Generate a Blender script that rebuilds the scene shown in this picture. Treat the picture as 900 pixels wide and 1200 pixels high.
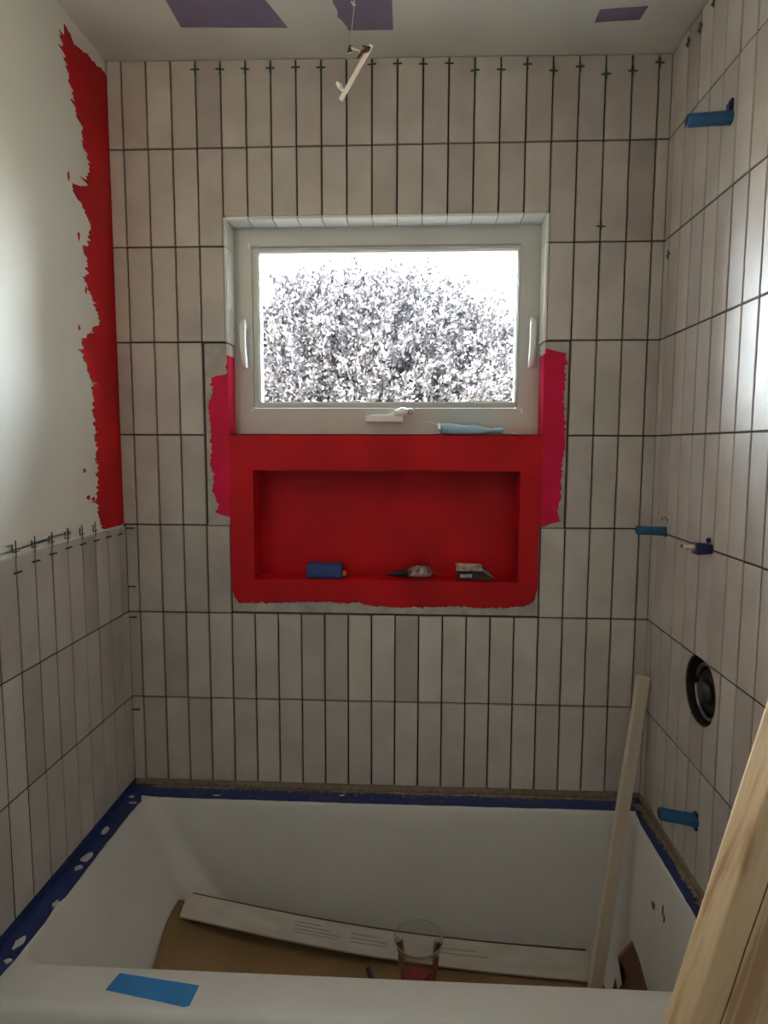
import bpy, bmesh, math, random
import numpy as np
from mathutils import Vector, Matrix

random.seed(7)
rng = np.random.default_rng(11)
scene = bpy.context.scene
for o in list(bpy.data.objects):
    bpy.data.objects.remove(o, do_unlink=True)
C = scene.collection

# ------------------------------------------------------------------ camera, world, sun, exposure
cam_d = bpy.data.cameras.new('camera')
cam = bpy.data.objects.new('camera', cam_d)
C.objects.link(cam)
cam_d.sensor_fit = 'HORIZONTAL'
cam_d.sensor_width = 36.0
cam_d.lens = 36.0 * 759.23 / 900.0
cam_d.clip_start = 0.02
PITCH, YAW, ROLL = -0.1020, 0.0495, -0.0028
rm = Matrix.Rotation(YAW, 3, 'Z') @ Matrix.Rotation(PITCH, 3, 'X') @ Matrix.Rotation(ROLL, 3, 'Y')
right, fwd, up = rm.col[0], rm.col[1], rm.col[2]
m4 = Matrix.Identity(4)
for i in range(3):
    m4[i][0], m4[i][1], m4[i][2] = right[i], up[i], -fwd[i]
m4.translation = Vector((0.8266, -1.7961, 1.5171))
cam.matrix_world = m4
scene.camera = cam

SKY = 72.0
world = bpy.data.worlds.new('sky')
scene.world = world
world.use_nodes = True
wn = world.node_tree
wn.nodes.clear()
w_out = wn.nodes.new('ShaderNodeOutputWorld')
w_bg = wn.nodes.new('ShaderNodeBackground')
w_tc = wn.nodes.new('ShaderNodeTexCoord')
w_sep = wn.nodes.new('ShaderNodeSeparateXYZ')
w_rp = wn.nodes.new('ShaderNodeValToRGB')
w_rp.color_ramp.elements[0].position = 0.0
w_rp.color_ramp.elements[0].color = (0.82, 0.925, 1.0, 1)
w_rp.color_ramp.elements[1].position = 1.0
w_rp.color_ramp.elements[1].color = (0.66, 0.84, 1.0, 1)
wn.links.new(w_tc.outputs['Generated'], w_sep.inputs[0])
wn.links.new(w_sep.outputs['Z'], w_rp.inputs[0])
wn.links.new(w_rp.outputs[0], w_bg.inputs[0])
w_bg.inputs[1].default_value = SKY
wn.links.new(w_bg.outputs[0], w_out.inputs[0])

sun_d = bpy.data.lights.new('sun', 'SUN')
sun_d.energy = 200.0
sun_d.angle = 0.01
sun_d.color = (1.0, 0.95, 0.88)
sun = bpy.data.objects.new('sun', sun_d)
C.objects.link(sun)
sun.rotation_euler = Vector((0.35, 0.62, -0.75)).to_track_quat('-Z', 'Y').to_euler()

por_d = bpy.data.lights.new('window_portal', 'AREA')
por_d.shape = 'RECTANGLE'
por_d.size, por_d.size_y = 0.86, 0.57
por_d.cycles.is_portal = True
por = bpy.data.objects.new('window_portal', por_d)
C.objects.link(por)
por.location = (0.737, 0.165, 1.84)
por.rotation_euler = Vector((0, -1, 0)).to_track_quat('-Z', 'Z').to_euler()

FILL_LAMP = 15.0  # strength of the added warm fill lamp
vs = scene.view_settings
vs.view_transform = 'Standard'
vs.look = 'None'
vs.gamma = 1.0
vs.use_curve_mapping = False
vs.exposure = 0.0

# ------------------------------------------------------------------ helpers
def mat(name, color, rough=0.6, metal=0.0, var=None, scale=8.0, detail=4.0, bump=0.0, bscale=60.0,
        spec=0.5, coat=0.0, rand=None, stretch=None, trans=0.0, island=None):
    m = bpy.data.materials.new(name)
    m.use_nodes = True
    nt = m.node_tree
    b = nt.nodes['Principled BSDF']
    b.inputs['Roughness'].default_value = rough
    b.inputs['Metallic'].default_value = metal
    b.inputs['Specular IOR Level'].default_value = spec
    b.inputs['Coat Weight'].default_value = coat
    b.inputs['Coat Roughness'].default_value = 0.12
    b.inputs['Transmission Weight'].default_value = trans
    b.inputs['Base Color'].default_value = (*color, 1)
    tc = nt.nodes.new('ShaderNodeTexCoord')
    mp = nt.nodes.new('ShaderNodeMapping')
    nt.links.new(tc.outputs['Object'], mp.inputs[0])
    if stretch:
        mp.inputs['Scale'].default_value = stretch
    oi = nt.nodes.new('ShaderNodeObjectInfo')
    cur = None
    if rand:            # per object tone: list of colours over the object's random number
        rp = nt.nodes.new('ShaderNodeValToRGB')
        els = rp.color_ramp.elements
        n = len(rand)
        els[0].position, els[0].color = 0.0, (*rand[0], 1)
        els[1].position, els[1].color = 1.0, (*rand[-1], 1)
        for i in range(1, n - 1):
            e = els.new(i / (n - 1))
            e.color = (*rand[i], 1)
        src = oi.outputs['Random']
        if island:
            g = nt.nodes.new('ShaderNodeNewGeometry')
            src = g.outputs['Random Per Island']
        nt.links.new(src, rp.inputs[0])
        cur = rp.outputs[0]
        # noise offset differs from piece to piece
        ml = nt.nodes.new('ShaderNodeMath'); ml.operation = 'MULTIPLY'; ml.inputs[1].default_value = 37.0
        nt.links.new(oi.outputs['Random'], ml.inputs[0])
        nt.links.new(ml.outputs[0], mp.inputs['Location'])
    if var:
        nz = nt.nodes.new('ShaderNodeTexNoise')
        nz.inputs['Scale'].default_value = scale
        nz.inputs['Detail'].default_value = detail
        nt.links.new(mp.outputs[0], nz.inputs['Vector'])
        rr = nt.nodes.new('ShaderNodeValToRGB')
        rr.color_ramp.elements[0].position, rr.color_ramp.elements[1].position = 0.35, 0.68
        rr.color_ramp.elements[0].color = (0, 0, 0, 1)
        rr.color_ramp.elements[1].color = (1, 1, 1, 1)
        nt.links.new(nz.outputs[0], rr.inputs[0])
        mx = nt.nodes.new('ShaderNodeMix'); mx.data_type = 'RGBA'
        nt.links.new(rr.outputs[0], mx.inputs[0])
        if cur:
            mx.blend_type = 'MULTIPLY'
            nt.links.new(cur, mx.inputs[6])
            mx.inputs[7].default_value = (*var, 1)
        else:
            mx.inputs[6].default_value = (*color, 1)
            mx.inputs[7].default_value = (*var, 1)
        cur = mx.outputs[2]
    if cur:
        nt.links.new(cur, b.inputs['Base Color'])
    if bump:
        nb = nt.nodes.new('ShaderNodeTexNoise')
        nb.inputs['Scale'].default_value = bscale
        nb.inputs['Detail'].default_value = 3.0
        nt.links.new(mp.outputs[0], nb.inputs['Vector'])
        bp = nt.nodes.new('ShaderNodeBump')
        bp.inputs['Strength'].default_value = bump
        bp.inputs['Distance'].default_value = 0.01
        nt.links.new(nb.outputs[0], bp.inputs['Height'])
        nt.links.new(bp.outputs[0], b.inputs['Normal'])
    return m

def clear_mat(name, tint=(1, 1, 1), gloss_max=1.0, ior=1.45, film=0.0, film_col=(1, 1, 1)):
    m = bpy.data.materials.new(name)
    m.use_nodes = True
    nt = m.node_tree
    nt.nodes.clear()
    out = nt.nodes.new('ShaderNodeOutputMaterial')
    tr = nt.nodes.new('ShaderNodeBsdfTransparent'); tr.inputs[0].default_value = (*tint, 1)
    gl = nt.nodes.new('ShaderNodeBsdfGlossy'); gl.inputs['Roughness'].default_value = 0.03
    fr = nt.nodes.new('ShaderNodeFresnel'); fr.inputs[0].default_value = ior
    mx = nt.nodes.new('ShaderNodeMixShader')
    nt.links.new(fr.outputs[0], mx.inputs[0])
    nt.links.new(tr.outputs[0], mx.inputs[1]); nt.links.new(gl.outputs[0], mx.inputs[2])
    last = mx.outputs[0]
    if film:
        df = nt.nodes.new('ShaderNodeBsdfDiffuse'); df.inputs[0].default_value = (*film_col, 1)
        m2 = nt.nodes.new('ShaderNodeMixShader'); m2.inputs[0].default_value = film
        nt.links.new(last, m2.inputs[1]); nt.links.new(df.outputs[0], m2.inputs[2])
        last = m2.outputs[0]
    nt.links.new(last, out.inputs[0])
    return m

def mesh(name, verts, faces, smooth=False):
    me = bpy.data.meshes.new(name)
    me.from_pydata([tuple(v) for v in verts], [], faces)
    me.validate()
    if smooth:
        for p in me.polygons:
            p.use_smooth = True
    return me

def link(name, me, material=None, parent=None, loc=(0, 0, 0)):
    o = bpy.data.objects.new(name, me)
    C.objects.link(o)
    o.location = loc
    if material is not None and not me.materials:
        me.materials.append(material)
    if parent is not None:
        o.parent = parent
    return o

def from_bm(name, bm, material=None, parent=None, smooth=False, loc=(0, 0, 0)):
    bmesh.ops.recalc_face_normals(bm, faces=bm.faces[:])
    me = bpy.data.meshes.new(name)
    bm.to_mesh(me); bm.free()
    if smooth:
        for p in me.polygons:
            p.use_smooth = True
    return link(name, me, material, parent, loc)

def tag(o, label, cat, group=None, kind=None):
    o['label'] = label
    o['category'] = cat
    if group: o['group'] = group
    if kind: o['kind'] = kind
    return o

def empty(name, loc, label, cat, group=None, kind=None):
    o = bpy.data.objects.new(name, None)
    C.objects.link(o)
    o.empty_display_size = 0.03
    o.location = loc
    return tag(o, label, cat, group, kind)

def add_box(bm, x0, x1, y0, y1, z0, z1):
    vs_ = [bm.verts.new(p) for p in ((x0,y0,z0),(x1,y0,z0),(x1,y1,z0),(x0,y1,z0),(x0,y0,z1),(x1,y0,z1),(x1,y1,z1),(x0,y1,z1))]
    for f in ((0,3,2,1),(4,5,6,7),(0,1,5,4),(1,2,6,5),(2,3,7,6),(3,0,4,7)):
        bm.faces.new([vs_[i] for i in f])
    return vs_

def box_bm(x0, x1, y0, y1, z0, z1, bev=0.0, seg=1):
    bm = bmesh.new()
    add_box(bm, x0, x1, y0, y1, z0, z1)
    if bev:
        bmesh.ops.bevel(bm, geom=bm.edges[:], offset=bev, segments=seg, affect='EDGES', profile=0.6)
    return bm

def tube_data(pts, rad, n=10, caps=True):
    pts = [Vector(p) for p in pts]
    rads = rad if isinstance(rad, (list, tuple)) else [rad] * len(pts)
    V, F = [], []
    prev = None
    for i, p in enumerate(pts):
        a = pts[max(i - 1, 0)]; b = pts[min(i + 1, len(pts) - 1)]
        t = (b - a).normalized()
        if prev is None:
            u = t.orthogonal().normalized()
        else:
            u = (prev - t * prev.dot(t)).normalized()
        prev = u
        w = t.cross(u)
        for k in range(n):
            an = 2 * math.pi * k / n
            V.append(p + (u * math.cos(an) + w * math.sin(an)) * rads[i])
    for i in range(len(pts) - 1):
        for k in range(n):
            F.append((i*n+k, i*n+(k+1) % n, (i+1)*n+(k+1) % n, (i+1)*n+k))
    if caps:
        F.append(tuple(range(n))[::-1])
        F.append(tuple((len(pts)-1)*n + k for k in range(n)))
    return V, F

def tube(name, pts, rad, material, parent=None, n=10):
    V, F = tube_data(pts, rad, n)
    o = link(name, mesh(name, V, F, True), material, parent)
    return o

def slab(name, poly, plane, depth, thick, material, parent=None):
    """flat sheet with a real thickness; poly is 2D; plane 'xz' (thickness to +Y from depth), 'yz' (x), 'xy' (z)"""
    bm = bmesh.new()
    def p3(a, b, d):
        return {'xz': (a, d, b), 'yz': (d, a, b), 'xy': (a, b, d)}[plane]
    f0 = [bm.verts.new(p3(a, b, depth)) for a, b in poly]
    f1 = [bm.verts.new(p3(a, b, depth + thick)) for a, b in poly]
    n = len(poly)
    fa = bm.faces.new(f0); fb = bm.faces.new(f1)
    for i in range(n):
        bm.faces.new((f0[i], f0[(i+1) % n], f1[(i+1) % n], f1[i]))
    bmesh.ops.triangulate(bm, faces=[fa, fb])
    return from_bm(name, bm, material, parent)

def ragged(pts, step=0.006, amp=0.003, seed=1):
    r = random.Random(seed)
    out = []
    for (a, b), (c, d) in zip(pts[:-1], pts[1:]):
        L = math.hypot(c - a, d - b)
        n = max(1, int(L / step))
        for i in range(n):
            t = i / n
            nx, ny = -(d - b) / (L or 1), (c - a) / (L or 1)
            e = r.uniform(-amp, amp) if (i or len(out)) else 0
            if r.random() < 0.15: e *= 2.2
            out.append((a + (c - a) * t + nx * e, b + (d - b) * t + ny * e))
    out.append(pts[-1])
    return out

def edge_at(pts, t):
    for (t0, e0), (t1, e1) in zip(pts[:-1], pts[1:]):
        if t0 <= t <= t1:
            return e0 + (e1 - e0) * ((t - t0) / ((t1 - t0) or 1))
    return pts[0][1] if t < pts[0][0] else pts[-1][1]
def brush_sheet(name, edge, other, plane, depth, thick, material, parent, step=0.0035, amp=0.004, seed=1, along=1):
    """coat of paint whose one edge is brushed: edge [(t, e)], other [(t, e)], t running along the sheet"""
    r = random.Random(seed)
    t0 = max(edge[0][0], other[0][0]); t1 = min(edge[-1][0], other[-1][0])
    n = int((t1 - t0) / step)
    bm = bmesh.new()
    def p3(t, e, d):
        a, b = (e, t) if along else (t, e)
        return {'xz': (a, d, b), 'yz': (d, a, b), 'xy': (a, b, d)}[plane]
    rows = []
    j = 0.0
    for i in range(n + 1):
        t = t0 + (t1 - t0) * i / n
        j = 0.55 * j + r.uniform(-amp, amp)
        jj = j * (2.4 if r.random() < 0.10 else 1.0)
        a = edge_at(edge, t) + jj; b = edge_at(other, t)
        rows.append([bm.verts.new(p3(t, e, d)) for e, d in ((a, depth), (b, depth), (b, depth + thick), (a, depth + thick))])
    for q, w in zip(rows[:-1], rows[1:]):
        for k in range(4):
            bm.faces.new((q[k], q[(k + 1) % 4], w[(k + 1) % 4], w[k]))
    bm.faces.new(rows[0]); bm.faces.new(rows[-1][::-1])
    return from_bm(name, bm, material, parent)

# ------------------------------------------------------------------ materials
M = {}
M['tile'] = mat('glazed_tile', (0.6, 0.57, 0.53), rough=0.42, var=(0.82, 0.805, 0.81), scale=8, bump=0.12, bscale=14,
                rand=[(0.485,0.43,0.395), (0.62,0.565,0.53), (0.535,0.48,0.45), (0.65,0.595,0.555), (0.575,0.52,0.475), (0.63,0.58,0.55)], spec=0.3)
M['trim_tile'] = mat('bullnose_glaze', (0.84, 0.825, 0.78), rough=0.25, bump=0.1, bscale=14)
M['joint'] = mat('open_joint_thinset', (0.055, 0.045, 0.036), rough=0.95)
M['board'] = mat('cement_backer', (0.50, 0.475, 0.44), rough=0.9, var=(0.36, 0.33, 0.31), scale=22, bump=0.3, bscale=80)
M['paint'] = mat('wall_plaster_paint', (0.83, 0.80, 0.725), rough=0.75, var=(0.79, 0.765, 0.70), scale=2.2, bump=0.05, bscale=25)
M['ceil'] = mat('ceiling_joint_compound', (0.74, 0.72, 0.665), rough=0.85, var=(0.66, 0.645, 0.60), scale=4.5, bump=0.06, bscale=20)
M['purple'] = mat('purple_drywall', (0.22, 0.175, 0.27), rough=0.85, var=(0.19, 0.15, 0.235), scale=9)
M['red'] = mat('red_membrane', (0.52, 0.002, 0.008), rough=0.55, var=(0.36, 0.002, 0.006), scale=5, bump=0.12, bscale=30, spec=0.25)
M['crimson'] = mat('thin_red_membrane', (0.60, 0.003, 0.06), rough=0.6, var=(0.50, 0.003, 0.035), scale=10, bump=0.15, bscale=60, spec=0.25)
M['vinyl'] = mat('white_vinyl', (0.62, 0.62, 0.59), rough=0.35, var=(0.58, 0.575, 0.55), scale=5)
M['vinyl_white'] = mat('white_hardware', (0.90, 0.90, 0.87), rough=0.3)
M['gasket'] = mat('glazing_gasket', (0.30, 0.30, 0.30), rough=0.6)
M['glass'] = clear_mat('window_glass', (0.97, 0.985, 0.98))
M['tub'] = mat('white_tub_enamel', (0.73, 0.715, 0.70), rough=0.42, var=(0.68, 0.665, 0.65), scale=6, spec=0.4)
M['bluetape'] = mat('dark_blue_tape', (0.012, 0.03, 0.17), rough=0.45, var=(0.02, 0.035, 0.12), scale=14, bump=0.25, bscale=40)
M['painter'] = mat('painters_tape', (0.025, 0.20, 0.52), rough=0.55, var=(0.02, 0.165, 0.46), scale=20)
M['dust'] = mat('sandy_dust', (0.33, 0.25, 0.18), rough=0.95, var=(0.22, 0.16, 0.12), scale=60)
M['blob'] = mat('white_paint_drip', (0.62, 0.62, 0.62), rough=0.5)
M['green'] = mat('green_plastic', (0.025, 0.10, 0.045), rough=0.5)
M['dkgreen'] = mat('dark_green_plastic', (0.03, 0.07, 0.05), rough=0.5)
M['black'] = mat('black_plastic', (0.02, 0.02, 0.02), rough=0.45)
M['cardboard'] = mat('brown_cardboard', (0.30, 0.185, 0.085), rough=0.9, var=(0.24, 0.145, 0.065), scale=7, bump=0.1, bscale=30)
M['whiteboard'] = mat('white_faced_board', (0.62, 0.57, 0.52), rough=0.7, var=(0.52, 0.47, 0.43), scale=10, stretch=(1, 4, 4))
M['gap_shade'] = mat('painted_gap_shade', (0.07, 0.05, 0.035), rough=0.9)  # shade behind the white strip, put into a dark colour
M['print'] = mat('faded_print', (0.36, 0.33, 0.30), rough=0.8)
M['stick'] = mat('pale_wood', (0.66, 0.58, 0.47), rough=0.7, var=(0.58, 0.50, 0.40), scale=10, stretch=(6, 6, 0.8))
M['darkwood'] = mat('brown_scrap', (0.17, 0.075, 0.04), rough=0.85, var=(0.11, 0.05, 0.03), scale=20)
M['cup'] = clear_mat('clear_plastic', (0.96, 0.96, 0.955), ior=1.25, film=0.07, film_col=(0.7, 0.68, 0.66))
M['redbit'] = mat('red_residue', (0.32, 0.02, 0.02), rough=0.6)
M['pipeblue'] = mat('blue_pipe_wrap', (0.010, 0.105, 0.25), rough=0.4, var=(0.012, 0.065, 0.17), scale=22)
M['pipedark'] = mat('navy_tape', (0.012, 0.015, 0.09), rough=0.5)
M['brass'] = mat('pale_brass', (0.72, 0.62, 0.50), rough=0.3, metal=0.7)
M['chrome'] = mat('valve_metal', (0.32, 0.31, 0.30), rough=0.28, metal=0.9)
M['hole'] = mat('dark_cavity', (0.008, 0.007, 0.006), rough=0.9)
M['maskblue'] = mat('mask_fabric', (0.42, 0.68, 0.86), rough=0.85)
M['elastic'] = mat('white_elastic', (0.80, 0.78, 0.74), rough=0.8)
M['bluebox'] = mat('blue_foam', (0.022, 0.05, 0.19), rough=0.8, var=(0.035, 0.075, 0.25), scale=40)
M['orange'] = mat('orange_tip', (0.75, 0.25, 0.04), rough=0.5)
M['wrap'] = mat('patterned_wrapper', (0.03, 0.02, 0.02), rough=0.35, var=(0.62, 0.48, 0.46), scale=60)
M['packet'] = mat('black_packet', (0.035, 0.025, 0.025), rough=0.45)
M['packetw'] = mat('white_packet_print', (0.62, 0.58, 0.55), rough=0.6, var=(0.2, 0.17, 0.16), scale=70)
M['cable'] = mat('white_cable_jacket', (0.90, 0.84, 0.76), rough=0.5)
M['redwire'] = mat('dark_red_wire', (0.10, 0.012, 0.012), rough=0.5)
M['greywire'] = mat('grey_wire', (0.50, 0.48, 0.46), rough=0.5)
M['floor'] = mat('grey_subfloor', (0.42, 0.39, 0.35), rough=0.8, var=(0.36, 0.33, 0.30), scale=3)
M['door'] = mat('door_paint', (0.78, 0.77, 0.74), rough=0.5)
M['bark'] = mat('bark', (0.06, 0.045, 0.04), rough=0.9)
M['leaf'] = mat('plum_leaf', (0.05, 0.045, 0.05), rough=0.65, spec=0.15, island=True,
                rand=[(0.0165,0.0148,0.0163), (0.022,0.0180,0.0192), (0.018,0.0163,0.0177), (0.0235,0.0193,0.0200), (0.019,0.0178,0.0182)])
M['ground'] = mat('dry_ground', (0.66, 0.56, 0.40), rough=0.9, var=(0.58, 0.48, 0.33), scale=1.5)

# pine lumber: grain bands running along local Z
def wood_mat():
    m = mat('pine_lumber', (0.70, 0.52, 0.34), rough=0.6, bump=0.05, bscale=30, stretch=(12, 12, 0.9))
    nt = m.node_tree
    b = nt.nodes['Principled BSDF']
    mp = [n for n in nt.nodes if n.type == 'MAPPING'][0]
    nz = nt.nodes.new('ShaderNodeTexNoise'); nz.inputs['Scale'].default_value = 2.6; nz.inputs['Detail'].default_value = 5; nz.inputs['Distortion'].default_value = 1.2
    nt.links.new(mp.outputs[0], nz.inputs['Vector'])
    rp = nt.nodes.new('ShaderNodeValToRGB')
    rp.color_ramp.elements[0].position, rp.color_ramp.elements[0].color = 0.36, (0.45, 0.26, 0.13, 1)
    rp.color_ramp.elements[1].position, rp.color_ramp.elements[1].color = 0.64, (0.74, 0.54, 0.34, 1)
    e = rp.color_ramp.elements.new(0.47); e.color = (0.66, 0.45, 0.26, 1)
    nt.links.new(nz.outputs[0], rp.inputs[0])
    nt.links.new(rp.outputs[0], b.inputs['Base Color'])
    return m
M['pine'] = wood_mat()

# ------------------------------------------------------------------ room dimensions
W = 1.4716                    # distance between the tiled side walls
ZT = 0.53                     # underside of the tiling
P = 0.067                     # tile column pitch
RP = 0.2539                   # tile row pitch
X0 = 0.0329                   # first full column line on the back wall
def zr(k): return ZT + RP * (8 - k)
def zceil(x): return 2.533 - 0.0122 * x
GAP = 0.0042
TH = 0.008
REAR = -3.4
WX0, WX1 = X0 + 4 * P, X0 + 17 * P          # window opening between column lines
WZ0, WZ1 = zr(4), 2.130
NX0, NX1, NZ0, NZ1, ND = 0.366, 1.115, 1.135, 1.449, 0.100

# ------------------------------------------------------------------ setting
wall_back = empty('wall_back', (0, 0, 0), 'back wall of the tub alcove with stacked taupe tiles around window and red niche', 'wall', kind='structure')
bm = bmesh.new()
S, T2 = 0.0085, 0.16
L0, R0, TOP, BOT = -0.02, W + 0.02, 2.70, 0.0
add_box(bm, L0, WX0, S, T2, NZ0, TOP)
add_box(bm, WX1, R0, S, T2, NZ0, TOP)
add_box(bm, WX0, WX1, S, T2, WZ1, TOP)
add_box(bm, WX0, WX1, S, T2, NZ1, WZ0)
add_box(bm, WX0, NX0, S, T2, NZ0, NZ1)
add_box(bm, NX1, WX1, S, T2, NZ0, NZ1)
add_box(bm, NX0, NX1, ND + 0.01, T2, NZ0, NZ1)
add_box(bm, L0, R0, S, T2, BOT, NZ0)
from_bm('substrate', bm, M['joint'], wall_back)

wall_left = empty('wall_left', (0, 0, 0), 'left wall of painted drywall above three rows of tiles', 'wall', kind='structure')
bm = box_bm(-0.12, -0.0085, REAR, 0.16, 1.286, 2.70)
add_box(bm, -0.12, -0.0085, REAR, -0.80, 0.0, 1.286)
from_bm('drywall', bm, M['paint'], wall_left)
from_bm('substrate', box_bm(-0.12, -0.0028, -0.80, 0.16, 0.0, 1.284), M['joint'], wall_left)

wall_right = empty('wall_right', (0, 0, 0), 'right wall tiled from tub to ceiling with taped pipes', 'wall', kind='structure')
HY, HZ, HR = -0.342, 0.968, 0.081
def boolean_cut(me, cutter_me, loc=(0, 0, 0), rotz=0.0):
    a = bpy.data.objects.new('tmp_a', me); c = bpy.data.objects.new('tmp_c', cutter_me)
    C.objects.link(a); C.objects.link(c)
    a.location = loc; a.rotation_euler[2] = rotz
    md = a.modifiers.new('cut', 'BOOLEAN'); md.object = c; md.operation = 'DIFFERENCE'; md.solver = 'EXACT'
    dg = bpy.context.evaluated_depsgraph_get(); dg.update()
    res = bpy.data.meshes.new_from_object(a.evaluated_get(dg))
    bpy.data.objects.remove(a); bpy.data.objects.remove(c)
    return res
def cyl_x(x0, x1, r, cy, cz, n=48):
    V = [(x, cy + r * math.cos(2*math.pi*k/n), cz + r * math.sin(2*math.pi*k/n)) for x in (x0, x1) for k in range(n)]
    F = [(k, (k+1) % n, n + (k+1) % n, n + k) for k in range(n)] + [tuple(range(n))[::-1], tuple(range(n, 2*n))]
    return mesh('cutter', V, F)
cut_me = cyl_x(W - 0.03, W + 0.10, HR, HY, HZ)
bmw = box_bm(W + 0.0028, W + 0.14, -0.80, 0.16, 0.0, 2.70)
tmp = bpy.data.meshes.new('tmp'); bmesh.ops.recalc_face_normals(bmw, faces=bmw.faces[:]); bmw.to_mesh(tmp); bmw.free()
me = boolean_cut(tmp, cut_me)
me.materials.clear(); me.materials.append(M['joint'])
link('substrate', me, None, wall_right)
from_bm('drywall', box_bm(W + 0.0085, W + 0.14, REAR, -0.80, 0.0, 2.70), M['paint'], wall_right)

ceiling = empty('ceiling', (0, 0, 2.53), 'off white plastered ceiling with bare purple drywall patches', 'ceiling', kind='structure')
bm = bmesh.new()
v = add_box(bm, -0.12, W + 0.14, REAR - 0.12, 0.16, 0, 1)
for i, q in enumerate(v):
    q.co.z = zceil(q.co.x) - 2.53 if i < 4 else 0.20
from_bm('plaster', bm, M['ceil'], ceiling)

floor = from_bm('floor', box_bm(-0.12, W + 0.14, REAR - 0.12, 0.16, -0.12, 0.0), M['floor'])
tag(floor, 'bare grey subfloor of the bathroom in front of the tub', 'floor', kind='structure')
wall_rear = from_bm('wall_rear', box_bm(-0.12, W + 0.14, REAR - 0.12, REAR, 0.0, 2.70), M['paint'])
tag(wall_rear, 'plain painted wall at the far end behind the viewer', 'wall', kind='structure')
door = empty('door_1', (0.74, REAR, 0), 'white panel door in the wall behind the viewer', 'door', kind='structure')
from_bm('door_leaf', box_bm(-0.40, 0.40, 0.0, 0.03, 0.005, 2.03, 0.004), M['door'], door)
for (a, b, c, d) in ((-0.30, 0.30, 0.25, 0.95), (-0.30, 0.30, 1.1, 1.85)):
    from_bm('door_panel', box_bm(a, b, 0.029, 0.04, c, d, 0.008), M['door'], door)
tube('door_knob', [(0.34, 0.03, 1.0), (0.34, 0.055, 1.0), (0.34, 0.065, 1.0), (0.34, 0.085, 1.0), (0.34, 0.09, 1.0)], [0.012, 0.012, 0.026, 0.024, 0.005], M['chrome'], door, 14)

# ------------------------------------------------------------------ tiles
tile_cache = {}
def tile_mesh(w, h):
    key = (round(w, 4), round(h, 4))
    if key not in tile_cache:
        bm = box_bm(-w/2, w/2, 0, TH + 0.0015, -h/2, h/2)
        ed = [e for e in bm.edges if all(abs(q.co.y) < 1e-6 for q in e.verts)]
        bmesh.ops.bevel(bm, geom=ed, offset=0.0014, segments=1, affect='EDGES')
        bmesh.ops.recalc_face_normals(bm, faces=bm.faces[:])
        me_ = bpy.data.meshes.new('tile'); bm.to_mesh(me_); bm.free()
        me_.materials.append(M['tile'])
        tile_cache[key] = me_
    return tile_cache[key]
tr = random.Random(3)
def tile(parent, side, a0, a1, z0, z1, cut=None):
    """side 'b': a is x on the back wall; 'l'/'r': a is y on a side wall"""
    w = abs(a1 - a0) - (GAP if side == 'b' else 0.0054); h = z1 - z0 - GAP
    if w < 0.004 or h < 0.004: return
    me_ = tile_mesh(w, h)
    c = (a0 + a1) / 2; zc = (z0 + z1) / 2
    j = tr.uniform(-0.0006, 0.0006)
    if side == 'b': loc, rz = (c, j, zc), 0.0
    elif side == 'l': loc, rz = (j, c, zc), math.pi / 2
    else: loc, rz = (W + j, c, zc), -math.pi / 2
    if cut is not None:
        me2 = boolean_cut(me_.copy(), cut, loc, rz)
        if not len(me2.polygons): return
        me_ = me2
    o = link('tile', me_, None, parent, loc)
    o.rotation_euler = (tr.uniform(-0.0015, 0.0015), tr.uniform(-0.0018, 0.0018), rz + tr.uniform(-0.004, 0.004))
    return o

cols = [0.0] + [X0 + P * i for i in range(22)] + [W]
for r in range(8):
    z1 = zr(r) if r else 2.5
    z0 = zr(r + 1)
    for c in range(len(cols) - 1):
        a0, a1 = cols[c], cols[c + 1]
        k = c           # tile c lies between lines c and c+1 (line 1 = X0)
        zt = z1
        if r == 0: zt = zceil((a0 + a1) / 2) - 0.002 + GAP / 2
        zb = z0
        if r == 1 and 5 <= k < 18: zb = WZ1 - GAP / 2 + 0.001
        if r == 2 and 5 <= k < 18: continue
        if r in (3, 4) and 4 <= k < 19: continue
        if r == 5 and 5 <= k < 18: continue
        if c == 0: a0 = -0.008 if r < 5 else -GAP / 2
        if c == len(cols) - 2: a1 = W + GAP / 2
        tile(wall_back, 'b', a0, a1, zb, zt)
# side walls
lines_l = [0.0027, -0.040] + [-0.0405 - P * i for i in range(1, 12)]
for r in (5, 6, 7):
    for a, b in zip(lines_l[:-1], lines_l[1:]):
        tile(wall_left, 'l', b, a, zr(r + 1), zr(r) - (0.004 if r == 5 else 0))
lines_r = [0.0027] + [-0.0341 - P * i for i in range(12)]
for r in range(8):
    for a, b in zip(lines_r[:-1], lines_r[1:]):
        zt = zr(r) if r else zceil(W) - 0.002
        near = r in (5, 6, 7) and b < HY + HR and a > HY - HR and zr(r + 1) < HZ + HR and zt > HZ - HR and r == 6
        tile(wall_right, 'r', b, a, zr(r + 1), zt, cut_me if near else None)

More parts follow.
